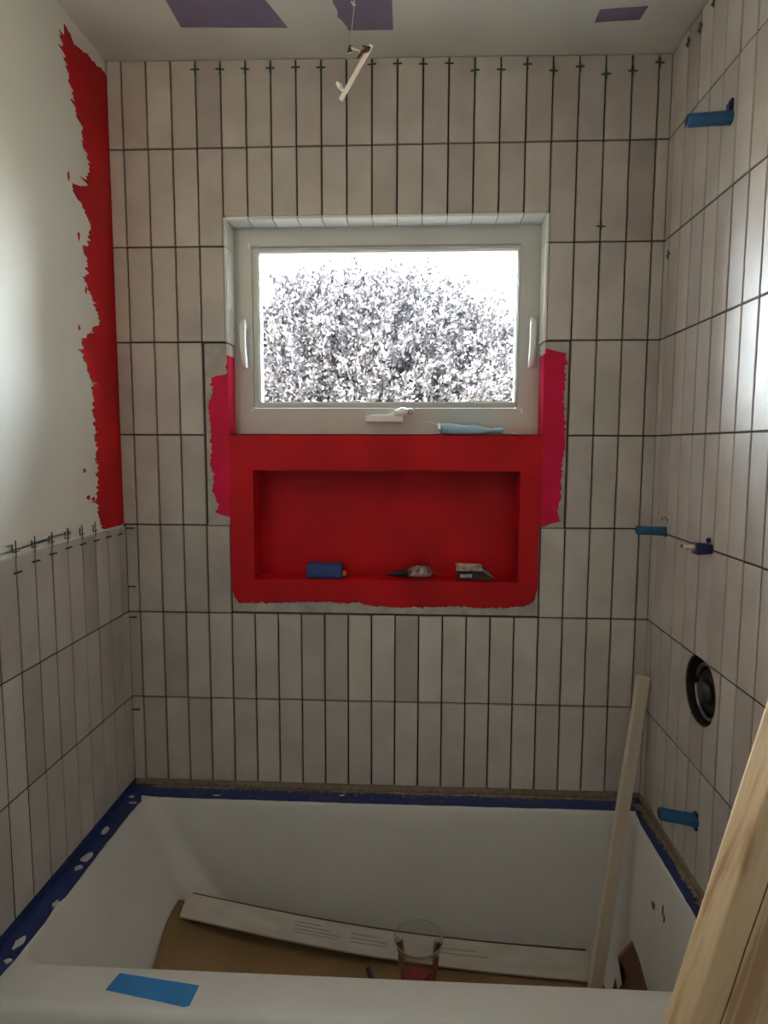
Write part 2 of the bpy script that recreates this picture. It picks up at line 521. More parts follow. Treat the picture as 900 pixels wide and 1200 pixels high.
# bullnose pieces lining the upper window reveal
RD = 0.070
def bull_profile(d, t, n=5):
    # depth axis u (0 = room side .. d), thickness axis v (0 = wall, t = reveal face); room edge rounded
    pts = [(0.0, 0.0)]
    for i in range(n + 1):
        a = math.pi / 2 * i / n
        pts.append((t - t * math.cos(a), t * math.sin(a)) if False else (t * (1 - math.cos(a)) * 0.9, t * math.sin(a)))
    pts += [(d, t), (d, 0.0)]
    return pts
prof = bull_profile(RD, 0.0075)
def bull(kind, s0, s1):
    n = len(prof); V = []
    for s in (s0 + 0.001, s1 - 0.001):
        for u, v_ in prof:
            if kind == 'top': V.append((s, u - 0.0005, WZ1 - v_))
            elif kind == 'left': V.append((WX0 + v_, u - 0.0005, s))
            else: V.append((WX1 - v_, u - 0.0005, s))
    F = [(i, (i + 1) % n, n + (i + 1) % n, n + i) for i in range(n)] + [tuple(range(n)), tuple(range(n, 2 * n))[::-1]]
    bm_ = bmesh.new()
    vv = [bm_.verts.new(p) for p in V]
    for f in F: bm_.faces.new([vv[i] for i in f])
    return from_bm('trim_tile', bm_, M['trim_tile'], wall_back)
for k in range(13):
    bull('top', WX0 + P * k + (0.0075 if k == 0 else 0), WX0 + P * (k + 1) - (0.0075 if k == 12 else 0))
for sd in ('left', 'right'):
    bull(sd, zr(2), WZ1 - 0.0005)
    bull(sd, zr(3) - 0.002, zr(2))

# rough bead of bedding mortar under the lowest tiles
from_bm('mortar_bead', box_bm(0.0, W, 0.001, 0.012, 0.5125, 0.5315, 0.002), M['dust'], wall_back)
from_bm('mortar_bead', box_bm(W - 0.001, W + 0.012, -0.76, 0.0, 0.5125, 0.5315, 0.002), M['dust'], wall_right)
# ------------------------------------------------------------------ backer board, red membrane on the back wall
YB = 0.0070
for (a, b, c, d) in ((X0+3*P+0.004, WX0, zr(5), zr(3)-0.003), (WX1, X0+18*P-0.004, zr(5), zr(3)-0.003)):
    from_bm('backer_board', box_bm(a, b, YB, 0.012, c, d), M['board'], wall_back)
bm = bmesh.new()
add_box(bm, WX0 + 0.002, NX0, YB, 0.012, zr(6) + 0.004, WZ0)
add_box(bm, NX1, WX1 - 0.002, YB, 0.012, zr(6) + 0.004, WZ0)
add_box(bm, NX0, NX1, YB, 0.012, zr(6) + 0.004, NZ0)
add_box(bm, NX0, NX1, YB, 0.012, NZ1, WZ0)
from_bm('backer_board', bm, M['board'], wall_back)

YR = 0.0052
tk = 0.0025
lw = [(1.316, 0.2955), (1.322, 0.270), (1.328, 0.256), (1.348, 0.272), (1.362, 0.262), (1.387, 0.250), (1.425, 0.254), (1.473, 0.250), (1.569, 0.253), (1.592, 0.248), (1.635, 0.249), (1.663, 0.257), (1.702, 0.256), (1.708, 0.268), (1.712, 0.297), (1.745, 0.298)]
brush_sheet('membrane_wing', lw, [(1.30, WX0), (1.80, WX0)], 'xz', YR, tk, M['crimson'], wall_back, 0.0028, 0.0026, 2)
rw = [(1.293, 1.173), (1.304, 1.205), (1.310, 1.222), (1.336, 1.215), (1.383, 1.223), (1.454, 1.225), (1.524, 1.232), (1.616, 1.227), (1.708, 1.227), (1.766, 1.228), (1.772, 1.200), (1.778, 1.176)]
brush_sheet('membrane_wing', rw, [(1.20, WX1), (1.80, WX1)], 'xz', YR, tk, M['crimson'], wall_back, 0.0028, 0.0032, 3)
slab('membrane', [(WX0, NZ1), (WX1, NZ1), (WX1, WZ0 + 0.0025), (WX0, WZ0 + 0.0025)], 'xz', YR, tk, M['red'], wall_back)
slab('membrane', [(WX0, 1.320), (0.3005, 1.28), (0.3003, 1.135), (NX0, 1.135), (NX0, NZ1), (WX0, NZ1)], 'xz', YR, tk, M['red'], wall_back)
slab('membrane', [(NX1, 1.135), (1.1685, 1.135), (1.1685, 1.30), (WX1, 1.30), (WX1, NZ1), (NX1, NZ1)], 'xz', YR, tk, M['red'], wall_back)
lowr = [(0.3003, 1.107), (0.310, 1.082), (0.320, 1.067), (0.444, 1.070), (0.542, 1.073), (0.670, 1.072), (0.689, 1.064), (0.786, 1.060), (0.931, 1.066), (1.051, 1.063), (1.123, 1.069), (1.158, 1.080), (1.1685, 1.120)]
brush_sheet('membrane', lowr, [(0.3, 1.135), (1.17, 1.135)], 'xz', YR, tk, M['red'], wall_back, 0.003, 0.0018, 5, along=0)
# niche lining: five coated faces
bm = bmesh.new()
add_box(bm, NX0, NX1, ND, ND + 0.010, NZ0, NZ1)
add_box(bm, NX0 - 0.0001, NX0 + 0.002, YR + 0.0005, ND, NZ0, NZ1)
add_box(bm, NX1 - 0.002, NX1 + 0.0001, YR + 0.0005, ND, NZ0, NZ1)
add_box(bm, NX0, NX1, YR + 0.0005, ND, NZ0 - 0.0001, NZ0 + 0.002)
add_box(bm, NX0, NX1, YR + 0.0005, ND, NZ1 - 0.002, NZ1 + 0.0001)
from_bm('niche_lining', bm, M['red'], wall_back)
# sill and lower reveals
from_bm('sill_membrane', box_bm(WX0, WX1, YR, 0.071, WZ0, WZ0 + 0.0025), M['red'], wall_back)
for (a, b) in ((WX0, WX0 + 0.0025), (WX1 - 0.0025, WX1)):
    from_bm('reveal_membrane', box_bm(a, b, YR, 0.071, WZ0 + 0.002, 1.765), M['crimson'], wall_back)
    from_bm('corner_bead', box_bm(a - 0.0005, b + 0.0005, YR + 0.0002, 0.071, 1.765, zr(3) - 0.004), M['trim_tile'], wall_back)

# red strip on the left wall
XL = -0.0088
ls = [(-0.219, 2.474), (-0.211, 2.437), (-0.202, 2.404), (-0.193, 2.386), (-0.176, 2.357), (-0.162, 2.332), (-0.144, 2.305), (-0.14, 2.259), (-0.12, 2.247), (-0.11, 2.21), (-0.135, 2.176), (-0.118, 2.17), (-0.154, 2.152), (-0.202, 2.145), (-0.188, 2.123), (-0.165, 2.113), (-0.129, 2.091), (-0.114, 2.067), (-0.135, 2.025), (-0.158, 2.008), (-0.135, 1.975), (-0.153, 1.92), (-0.113, 1.878), (-0.094, 1.839), (-0.132, 1.81), (-0.182, 1.776), (-0.181, 1.737), (-0.151, 1.696), (-0.133, 1.639), (-0.141, 1.579), (-0.136, 1.505), (-0.132, 1.442), (-0.142, 1.382), (-0.136, 1.343), (-0.13, 1.311), (-0.11, 1.292)]
lse = sorted((z, y) for y, z in ls)
brush_sheet('membrane_strip', lse, [(1.288, 0.006), (2.474, 0.006)], 'yz', XL, 0.0018, M['red'], wall_left, 0.0030, 0.009, 9)
brush_sheet('membrane_strip', [(-0.205, 2.500), (-0.184, 2.492), (-0.162, 2.477), (-0.132, 2.488), (-0.014, 2.499), (0.006, 2.499)], [(-0.21, 2.473), (0.01, 2.473)], 'yz', XL, 0.0018, M['red'], wall_left, 0.004, 0.003, 10, along=0)
def blob2(cy, cz, ry, rz_, seed):
    r = random.Random(seed)
    return [(cy + ry * math.cos(a) * r.uniform(0.6, 1.2), cz + rz_ * math.sin(a) * r.uniform(0.6, 1.2)) for a in [2*math.pi*i/11 for i in range(11)]]
for i, (cy, cz, ry, rz_) in enumerate(((-0.202, 1.452, 0.008, 0.007), (-0.187, 1.383, 0.009, 0.007), (-0.163, 1.378, 0.010, 0.006), (-0.215, 2.156, 0.005, 0.012), (-0.178, 2.030, 0.005, 0.012), (-0.196, 1.806, 0.006, 0.008), (-0.155, 1.905, 0.004, 0.009))):
    slab('paint_fleck', blob2(cy, cz, ry, rz_, 40 + i), 'yz', XL, 0.0012, M['red'], wall_left)
# ragged plaster edge above the left tiles
pe = ragged([(-0.80, 1.303), (-0.62, 1.310), (-0.46, 1.314), (-0.44, 1.302), (-0.28, 1.308), (-0.15, 1.300)], 0.012, 0.003, 15)
slab('plaster_edge', pe + [(-0.15, 1.2865), (-0.80, 1.2865)], 'yz', XL - 0.0004, 0.0035, M['paint'], wall_left)

# purple drywall patches on the ceiling
def cpatch(poly, seed):
    bm_ = bmesh.new()
    a = [bm_.verts.new((x, y, zceil(x) - 2.53 - 0.0012)) for x, y in poly]
    b = [bm_.verts.new((x, y, zceil(x) - 2.53 + 0.001)) for x, y in poly]
    n = len(poly)
    f1 = bm_.faces.new(a); f2 = bm_.faces.new(b)
    for i in range(n): bm_.faces.new((a[i], a[(i+1) % n], b[(i+1) % n], b[i]))
    bmesh.ops.triangulate(bm_, faces=[f1, f2])
    return from_bm('drywall_patch', bm_, M['purple'], ceiling)
cpatch([(0.246, -0.134)] + ragged([(0.25, -0.133), (0.506, -0.125)], 0.03, 0.001, 4) + [(0.40, -0.45), (0.246, -0.45)], 1)
cpatch(ragged([(0.60, -0.45), (0.628, -0.225), (0.634, -0.19), (0.640, -0.15), (0.652, -0.112)], 0.012, 0.003, 6) + [(0.762, -0.111), (0.766, -0.45)], 2)
cpatch([(1.241, -0.127), (1.241, -0.171), (1.347, -0.181), (1.343, -0.134)], 3)
tube('trowel_ridge', [(0.108, -0.30, zceil(0.1) - 2.53 + 0.0005), (0.118, -0.22, zceil(0.1) - 2.53 + 0.0005), (0.130, -0.15, zceil(0.1) - 2.53 + 0.001)], [0.002, 0.003, 0.0006], M['ceil'], ceiling, 6)

# ------------------------------------------------------------------ window
win = empty('window_1', (0, 0, 0), 'white vinyl awning window with crank and two side latches above the red niche', 'window', kind='structure')
FX0, FX1, FZ0, FZ1 = WX0 + 0.002, WX1 - 0.002, WZ0 + 0.0025, WZ1 - 0.006
SX0, SX1, SZ0, SZ1 = 0.360, 1.108, 1.625, 2.070     # sash seam
GX0, GX1, GZ0, GZ1 = 0.378, 1.103, 1.642, 2.056
def ring(name, o, i, y0, y1, material, parent, bev=0.0):
    (ax0, ax1, az0, az1), (bx0, bx1, bz0, bz1) = o, i
    bm_ = bmesh.new()
    V = []
    for y in (y0, y1):
        for (x, z) in ((ax0, az0), (ax1, az0), (ax1, az1), (ax0, az1), (bx0, bz0), (bx1, bz0), (bx1, bz1), (bx0, bz1)):
            V.append(bm_.verts.new((x, y, z)))
    for k in range(4):
        n = (k + 1) % 4
        bm_.faces.new((V[k], V[n], V[4 + n], V[4 + k]))
        bm_.faces.new((V[8 + k], V[12 + k], V[12 + n], V[8 + n]))
        bm_.faces.new((V[k], V[8 + k], V[8 + n], V[n]))
        bm_.faces.new((V[4 + k], V[4 + n], V[12 + n], V[12 + k]))
    bmesh.ops.recalc_face_normals(bm_, faces=bm_.faces[:])
    if bev:
        bmesh.ops.bevel(bm_, geom=bm_.edges[:], offset=bev, segments=2, affect='EDGES')
    return from_bm(name, bm_, material, parent)
ring('frame', (FX0, FX1, FZ0, FZ1), (SX0 - 0.002, SX1 + 0.002, SZ0 - 0.002, SZ1 + 0.002), 0.070, 0.118, M['vinyl'], win, 0.0015)
sash = ring('sash', (SX0, SX1, SZ0, SZ1), (GX0 - 0.004, GX1 + 0.004, GZ0 - 0.004, GZ1 + 0.004), 0.074, 0.114, M['vinyl'], win, 0.002)
ring('glazing_bead', (GX0 - 0.005, GX1 + 0.005, GZ0 - 0.005, GZ1 + 0.005), (GX0, GX1, GZ0, GZ1), 0.082, 0.112, M['vinyl_white'], sash, 0.001)
from_bm('glass_pane', box_bm(GX0 - 0.002, GX1 + 0.002, 0.100, 0.104, GZ0 - 0.002, GZ1 + 0.002), M['glass'], win)
# little corner clips
for (x, z, w, h) in ((0.352, 2.074, 0.003, 0.018), (0.365, 2.078, 0.024, 0.0025), (1.121, 2.066, 0.004, 0.004), (1.122, 1.617, 0.005, 0.012), (0.353, 1.615, 0.004, 0.004)):
    from_bm('corner_clip', box_bm(x - w/2, x + w/2, 0.066, 0.072, z - h/2, z + h/2, 0.0006), M['vinyl_white'], win)
def latch(x, s):
    h = empty('latch_handle', (0, 0, 0), '', ''); del h['label']; del h['category']
    h.parent = win
    from_bm('latch_plate', box_bm(x - 0.010, x + 0.010, 0.0625, 0.0705, 1.735, 1.852, 0.003, 2), M['vinyl'], h)
    pts = [(x + s*0.004, 0.066, 1.846), (x + s*0.003, 0.048, 1.864), (x + s*0.003, 0.034, 1.850), (x + s*0.004, 0.028, 1.82), (x + s*0.005, 0.028, 1.79), (x + s*0.007, 0.032, 1.755), (x + s*0.008, 0.040, 1.734)]
    tube('lever', pts, [0.006, 0.007, 0.0085, 0.0085, 0.008, 0.0075, 0.005], M['vinyl_white'], h, 10)
latch(0.336, 1)
latch(1.146, -1)
crank = empty('crank', (0, 0, 0), '', ''); del crank['label']; del crank['category']
crank.parent = win
from_bm('crank_cover', box_bm(0.682, 0.788, 0.040, 0.0705, 1.584, 1.602, 0.004, 2), M['vinyl_white'], crank)
tube('crank_arm', [(0.695, 0.050, 1.600), (0.74, 0.048, 1.601), (0.775, 0.046, 1.606)], [0.004, 0.005, 0.006], M['vinyl_white'], crank, 10)
tube('crank_knob', [(0.765, 0.040, 1.608), (0.785, 0.040, 1.613), (0.800, 0.042, 1.612)], [0.008, 0.0115, 0.009], M['vinyl_white'], crank, 12)
tube('crank_stop', [(0.800, 0.048, 1.612), (0.809, 0.048, 1.614), (0.816, 0.050, 1.611)], [0.007, 0.0095, 0.007], M['vinyl'], crank, 12)

# ------------------------------------------------------------------ tub
tub = empty('bathtub', (W / 2, -0.38, 0), 'white alcove bathtub edged with dark blue tape under the tiles', 'bathtub')
ox, oy = W / 2, -0.38
def rr(x0, x1, y0, y1, r, z, n=8):
    pts = []
    for (cx, cy, a0) in ((x1 - r, y1 - r, 0), (x0 + r, y1 - r, 90), (x0 + r, y0 + r, 180), (x1 - r, y0 + r, 270)):
        for i in range(n + 1):
            a = math.radians(a0 + 90 * i / n)
            pts.append((cx + r * math.cos(a) - ox, cy + r * math.sin(a) - oy, z))
    return pts
e_ = 0.001
loops = [rr(e_, W - e_, -0.765, -e_, 0.002, 0.002),
         rr(e_, W - e_, -0.765, -e_, 0.002, 0.493),
         rr(e_, W - e_, -0.7615, -e_, 0.003, 0.503),
         rr(e_, W - e_, -0.754, -e_, 0.004, 0.5105),
         rr(e_, W - e_, -0.745, -e_, 0.004, 0.512),
         rr(0.050, 1.4335, -0.668, -0.062, 0.050, 0.512),
         rr(0.053, 1.4305, -0.665, -0.065, 0.052, 0.5105),
         rr(0.056, 1.4285, -0.662, -0.068, 0.054, 0.505),
         rr(0.062, 1.4270, -0.660, -0.070, 0.056, 0.495),
         rr(0.125, 1.416, -0.648, -0.082, 0.065, 0.40),
         rr(0.195, 1.404, -0.636, -0.094, 0.075, 0.29),
         rr(0.270, 1.390, -0.622, -0.108, 0.085, 0.175),
         rr(0.300, 1.380, -0.610, -0.120, 0.085, 0.125),
         rr(0.335, 1.358, -0.590, -0.140, 0.080, 0.100),
         rr(0.380, 1.330, -0.560, -0.170, 0.070, 0.094)]
V = [p for lp in loops for p in lp]
n = len(loops[0])
F = [(i*n+k, i*n+(k+1) % n, (i+1)*n+(k+1) % n, (i+1)*n+k) for i in range(len(loops)-1) for k in range(n)]
F.append(tuple((len(loops)-1)*n + k for k in range(n)))
tb = link('basin', mesh('basin', V, F, True), M['tub'], tub)
md = tb.modifiers.new('edge', 'EDGE_SPLIT'); md.split_angle = math.radians(50)
# blue tape on three ledges (in tub coordinates)
def tape(poly, seed, z=0.5122):
    o = slab('edge_tape', [(a - ox, b - oy) for a, b in poly], 'xy', z, 0.0012, M['bluetape'], tub)
    return o
tape([(0.002, -0.002), (0.002, -0.050)] + ragged([(0.058, -0.060), (0.10, -0.064), (0.745, -0.066), (1.37, -0.063), (1.44, -0.063)], 0.02, 0.0008, 21) + [(W - 0.002, -0.060), (W - 0.002, -0.002)], 1)
tape([(0.002, -0.712), (0.002, -0.046), (0.040, -0.052)] + ragged([(0.056, -0.090), (0.052, -0.13), (0.050, -0.30), (0.052, -0.48), (0.046, -0.51), (0.050, -0.56), (0.049, -0.66), (0.044, -0.712)], 0.02, 0.001, 22), 2, 0.5124)
tape([(W - 0.002, -0.712), (W - 0.002, -0.046), (1.446, -0.050)] + ragged([(1.437, -0.075), (1.433, -0.13), (1.433, -0.30), (1.433, -0.52), (1.433, -0.66), (1.437, -0.712)], 0.02, 0.0008, 23), 3, 0.5124)
for i, (x, y, rx, ry) in enumerate(((0.022, -0.235, 0.010, 0.018), (0.030, -0.345, 0.012, 0.022), (0.030, -0.385, 0.009, 0.010), (0.036, -0.100, 0.012, 0.004), (0.032, -0.620, 0.010, 0.018), (0.038, -0.665, 0.008, 0.006), (0.020, -0.07, 0.008, 0.006), (0.042, -0.505, 0.007, 0.01), (0.26, -0.05, 0.010, 0.003), (0.62, -0.030, 0.008, 0.003))):
    slab('paint_drip', [(a - ox, b - oy) for a, b in blob2(x, y, rx, ry, 60 + i)], 'xy', 0.5136, 0.0016, M['blob'], tub)
brush_sheet('dust_film', [(0.06, -0.010), (0.3, -0.008), (0.9, -0.011), (1.45, -0.016)], [(0.05, -0.002), (1.46, -0.002)], 'xy', 0.5135, 0.0009, M['dust'], None, 0.004, 0.0035, 31, along=0)
brush_sheet('dust_film', [(-0.68, 1.460), (-0.5, 1.458), (-0.25, 1.455), (-0.03, 1.450)], [(-0.70, W - 0.002), (0.0, W - 0.002)], 'xy', 0.5137, 0.0009, M['dust'], None, 0.004, 0.004, 32, along=1)
for o in [q for q in bpy.data.objects if q.name.startswith('dust_film')]:
    o.parent = tub; o.matrix_parent_inverse = Matrix.Translation((-ox, -oy, 0))
from_bm('edge_tape', box_bm(0.0002 - ox, 0.0014 - ox, -0.712 - oy, -0.004 - oy, 0.5125, 0.5312), M['bluetape'], tub)
# specks and sticker at the drain end
for i, (y, z, w, h) in enumerate(((-0.284, 0.398, 0.010, 0.009), (-0.335, 0.424, 0.004, 0.014), (-0.348, 0.412, 0.004, 0.012))):
    o = slab('speck', [(a - oy, b) for a, b in blob2(y, z, w, h, 80 + i)], 'yz', 0, 0.0015, M['darkwood'], tub)
    xw = 1.4265 - (0.495 - z) / 0.095 * 0.011
    o.location = (xw - 0.0015 - ox, 0, 0)

tape1 = slab('tape_strip', [(0.268, -0.680), (0.34, -0.689), (0.429, -0.700), (0.4275, -0.724), (0.426, -0.744), (0.418, -0.7475), (0.34, -0.733), (0.259, -0.719), (0.263, -0.70)], 'xy', 0.5122, 0.0007, M['painter'])
tag(tape1, 'bright blue strip of masking tape stuck on the white front rim of the tub', 'tape')

# crumbs of dried thinset along the back ledge: uncountable
cr = random.Random(5)
bm = bmesh.new()
for i in range(900):
    x = cr.uniform(0.05, 1.43); y = -abs(cr.gauss(0, 0.009)) - 0.002; s = cr.uniform(0.0008, 0.0028)
    if cr.random() < 0.12: y = cr.uniform(-0.05, -0.01)
    z = 0.5134
    vs_ = [bm.verts.new((x + s * cr.uniform(0.6, 1.4) * a, y + s * cr.uniform(0.6, 1.4) * b, z + h)) for a, b, h in ((-1, -1, 0), (1, -1, 0), (0, 1, 0), (0, 0, s * 1.6))]
    for f in ((0, 1, 3), (1, 2, 3), (2, 0, 3), (0, 2, 1)): bm.faces.new([vs_[j] for j in f])
for i in range(500):
    y = cr.uniform(-0.5, -0.03); x = W - 0.003 - abs(cr.gauss(0, 0.006)); s = cr.uniform(0.0008, 0.0024); z = 0.5136
    vs_ = [bm.verts.new((x + s * a, y + s * b, z + h)) for a, b, h in ((-1, -1, 0), (1, -1, 0), (0, 1, 0), (0, 0, s * 1.6))]
    for f in ((0, 1, 3), (1, 2, 3), (2, 0, 3), (0, 2, 1)): bm.faces.new([vs_[j] for j in f])
crumbs = from_bm('thinset_crumbs', bm, M['dust'])
tag(crumbs, 'sandy crumbs of dried thinset along the taped tub ledge', 'debris', kind='stuff')

# ------------------------------------------------------------------ things in the tub
def cb_z(x, y):
    t = min(max((1.3 - x) / 1.1, 0), 1.05)
    z = 0.104 + 0.10 * t ** 1.3
    if x < 0.46:
        u = (0.46 - x) / 0.27
        z += 0.085 * u * u
    return z
NXC, NYC = 28, 10
V, F = [], []
for s in (0, 1):
    for i in range(NXC + 1):
        for j in range(NYC + 1):
            t = i / NXC; v_ = j / NYC
            xl = 0.205 + 0.012 * math.sin(6 * v_) + (0.05 if j in (0, NYC) else 0)
            x = xl + (1.33 - xl) * t
            y = -0.585 + (0.585 - 0.150) * v_
            z = cb_z(x, y) + 0.004 * math.sin(9 * x + 4 * y)
            V.append((x, y, z + 0.008 - 0.004 * s))
m_ = (NXC + 1) * (NYC + 1)
def ix(i, j, s): return s * m_ + i * (NYC + 1) + j
for i in range(NXC):
    for j in range(NYC):
        F.append((ix(i, j, 0), ix(i + 1, j, 0), ix(i + 1, j + 1, 0), ix(i, j + 1, 0)))
        F.append((ix(i, j, 1), ix(i, j + 1, 1), ix(i + 1, j + 1, 1), ix(i + 1, j, 1)))
for i in range(NXC):
    F.append((ix(i, 0, 0), ix(i, 0, 1), ix(i + 1, 0, 1), ix(i + 1, 0, 0)))
    F.append((ix(i, NYC, 0), ix(i + 1, NYC, 0), ix(i + 1, NYC, 1), ix(i, NYC, 1)))
for j in range(NYC):
    F.append((ix(0, j, 0), ix(0, j + 1, 0), ix(0, j + 1, 1), ix(0, j, 1)))
    F.append((ix(NXC, j, 0), ix(NXC, j, 1), ix(NXC, j + 1, 1), ix(NXC, j + 1, 0)))
cb = link('cardboard_sheet', mesh('cardboard_sheet', V, F, True), M['cardboard'])
tag(cb, 'brown cardboard sheet curling up at the left end of the tub floor', 'cardboard')

# white faced strip resting along the back of the tub
def strip_piece(name, A, B, Cc, D, thick, material, parent=None):
    A, B, Cc, D = map(Vector, (A, B, Cc, D))
    nrm = (B - A).cross(D - A).normalized()
    bm_ = bmesh.new()
    f = [bm_.verts.new(p) for p in (A, B, Cc, D)]
    g = [bm_.verts.new(p + nrm * thick) for p in (A, B, Cc, D)]
    bm_.faces.new(f); bm_.faces.new(g)
    for i in range(4): bm_.faces.new((f[i], f[(i+1) % 4], g[(i+1) % 4], g[i]))
    return from_bm(name, bm_, material, parent)
ta, tb_ = Vector((0.215, -0.176, 0.306)), Vector((1.305, -0.140, 0.152))
ba, bb = Vector((0.218, -0.246, 0.292)), Vector((1.294, -0.205, 0.121))
strip = empty('white_strip', (0.75, -0.15, 0.15), 'long white faced strip with faint grey print lying along the back of the tub', 'strip')
def SP(u, v_):
    return (ta.lerp(tb_, u)).lerp(ba.lerp(bb, u), v_) + Vector((0, 0, -0.026 * math.sin(math.pi * min(u * 1.0, 1))))
NS = 24
V, F = [], []
nrm = (bb - ba).cross(ta - ba).normalized()
if nrm.z < 0: nrm = -nrm
for s in (0, 1):
    for i in range(NS + 1):
        for v_ in (0, 1):
            V.append(SP(i / NS, v_) - nrm * 0.006 * s - Vector((0.75, -0.15, 0.15)))
k2 = (NS + 1) * 2
for i in range(NS):
    F += [(2*i, 2*i+1, 2*i+3, 2*i+2), (k2+2*i, k2+2*i+2, k2+2*i+3, k2+2*i+1), (2*i, 2*i+2, k2+2*i+2, k2+2*i), (2*i+1, k2+2*i+1, k2+2*i+3, 2*i+3)]
F += [(0, k2, k2+1, 1), (2*NS, 2*NS+1, k2+2*NS+1, k2+2*NS)]
link('strip_body', mesh('strip_body', V, F), M['whiteboard'], strip)
o3 = Vector((0.75, -0.15, 0.15))
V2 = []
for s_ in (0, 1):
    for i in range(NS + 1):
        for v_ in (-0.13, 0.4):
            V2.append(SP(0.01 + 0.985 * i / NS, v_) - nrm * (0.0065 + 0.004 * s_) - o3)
link('gap_shade', mesh('gap_shade', V2, F), M['gap_shade'], strip)  # added dark sheet painting the shaded gap along the strip's top edge
for (u0, u1, v0, v1) in ((0.27, 0.335, 0.22, 0.27), (0.27, 0.36, 0.36, 0.41), (0.27, 0.385, 0.50, 0.55), (0.275, 0.38, 0.62, 0.66), (0.41, 0.47, 0.30, 0.36), (0.41, 0.50, 0.46, 0.52), (0.41, 0.50, 0.60, 0.65), (0.63, 0.72, 0.35, 0.40), (0.63, 0.75, 0.52, 0.57)):
    strip_piece('print_line', SP(u0, v0) + nrm*0.0004 - o3, SP(u1, v0) + nrm*0.0004 - o3, SP(u1, v1) + nrm*0.0004 - o3, SP(u0, v1) + nrm*0.0004 - o3, 0.0003, M['print'], strip)

# leaning stick
def beam(name, a, b, w, t, material, side, bev=0.0015, parent=None):
    a, b = Vector(a), Vector(b)
    zax = (b - a).normalized()
    s = Vector(side); xax = (s - zax * s.dot(zax)).normalized(); yax = zax.cross(xax)
    L = (b - a).length
    bm_ = box_bm(-w/2, w/2, -t/2, t/2, 0, L, bev, 2)
    o = from_bm(name, bm_, material, parent)
    mt = Matrix.Identity(4)
    for i in range(3):
        mt[i][0], mt[i][1], mt[i][2] = xax[i], yax[i], zax[i]
    mt.translation = a
    o.matrix_world = mt
    return o
stick = beam('wood_strip', (1.2905, -0.252, 0.135), (1.4515, -0.046, 0.893), 0.034, 0.016, M['stick'], (1, 0.25, 0))
tag(stick, 'narrow pale wood strip leaning from the tub floor into the right corner', 'wood strip')

# clear cup
cup = empty('plastic_cup', (0.842, -0.275, 0.150), 'clear plastic cup with red residue standing on the cardboard in the tub', 'cup')
prof_c = [(0.0, 0.002), (0.040, 0.002), (0.043, 0.006), (0.048, 0.045), (0.054, 0.095), (0.059, 0.128), (0.062, 0.128), (0.0625, 0.132), (0.060, 0.133)]
def lathe(name, prof_, material, parent, n=28, loc=(0, 0, 0)):
    V, F = [], []
    for r, z in prof_:
        for k in range(n):
            V.append((r * math.cos(2*math.pi*k/n), r * math.sin(2*math.pi*k/n), z))
    for i in range(len(prof_) - 1):
        for k in range(n):
            F.append((i*n+k, i*n+(k+1) % n, (i+1)*n+(k+1) % n, (i+1)*n+k))
    return link(name, mesh(name, V, F, True), material, parent, loc)
lathe('cup_wall', prof_c, M['cup'], cup)
lathe('residue', [(0.0, 0.009), (0.038, 0.009), (0.041, 0.018), (0.036, 0.024), (0.0, 0.016)], M['redbit'], cup, 18)
o = slab('red_flake', [(0.008, 0.018), (0.042, 0.018), (0.044, 0.060), (0.036, 0.040), (0.030, 0.046), (0.020, 0.030)], 'xz', -0.012, 0.002, M['redbit'], cup)

# brown scraps by the drain end
scrap = empty('wood_scrap', (1.33, -0.38, 0.115), 'broken dark brown wood scrap at the drain end of the tub', 'scrap')
sx, sz = 1.33, 0.115
slab('splinter', [(a - sx, b - sz) for a, b in [(1.300, 0.116), (1.352, 0.116), (1.376, 0.250), (1.350, 0.340), (1.337, 0.373), (1.306, 0.332), (1.325, 0.300), (1.318, 0.262), (1.300, 0.235)]], 'xz', 0.0, 0.010, M['darkwood'], scrap)
slab('splinter', [(a - sx, b - sz) for a, b in [(1.262, 0.122), (1.298, 0.118), (1.303, 0.240), (1.293, 0.300), (1.283, 0.245), (1.268, 0.235)]], 'xz', -0.025, 0.008, M['darkwood'], scrap)
clip = empty('black_clip', (0.755, -0.33, cb_z(0.75, -0.33) + 0.006), 'small black clip lying beside the plastic cup on the cardboard', 'clip')
tube('clip_arm', [(-0.040, 0.02, 0.075), (-0.028, 0.01, 0.045), (-0.010, 0, 0.006), (0.02, -0.01, 0.004)], [0.005, 0.0085, 0.006, 0.004], M['black'], clip, 8)
tube('clip_arm', [(-0.03, -0.02, 0.005), (0.0, -0.01, 0.006), (0.022, 0.0, 0.010)], [0.003, 0.005, 0.003], M['black'], clip, 8)

# ------------------------------------------------------------------ big board in the foreground
pa, pb = Vector((0.973, -1.055, 0.012)), Vector((1.3225, -1.055, 1.455))
half = 0.070
sd = Vector((0.975, 0.0, -0.217))
plank = empty('pine_plank', (pa.x + 0.07, pa.y, 0), 'knotty pine plank leaning against the right wall in the foreground', 'plank')
bmat_a = pa + sd * half; bmat_b = pb + sd * half
def plank_part(name, bm_, material):
    o = from_bm(name, bm_, material)
    a, b = pa, pb
    zax = (b - a).normalized(); xax = (Vector((1, 0.35, 0)) - zax * Vector((1, 0.35, 0)).dot(zax)).normalized(); yax = zax.cross(xax)
    mt = Matrix.Identity(4)
    for i in range(3):
        mt[i][0], mt[i][1], mt[i][2] = xax[i], yax[i], zax[i]
    mt.translation = a
    o.parent = plank
    o.matrix_parent_inverse = Matrix.Translation(-Vector(plank.location))
    o.matrix_basis = mt
    return o
LP_ = (pb - pa).length
plank_part('plank_body', box_bm(0.0, 0.140, 0.0, 0.038, 0.0, LP_, 0.004, 3), M['pine'])
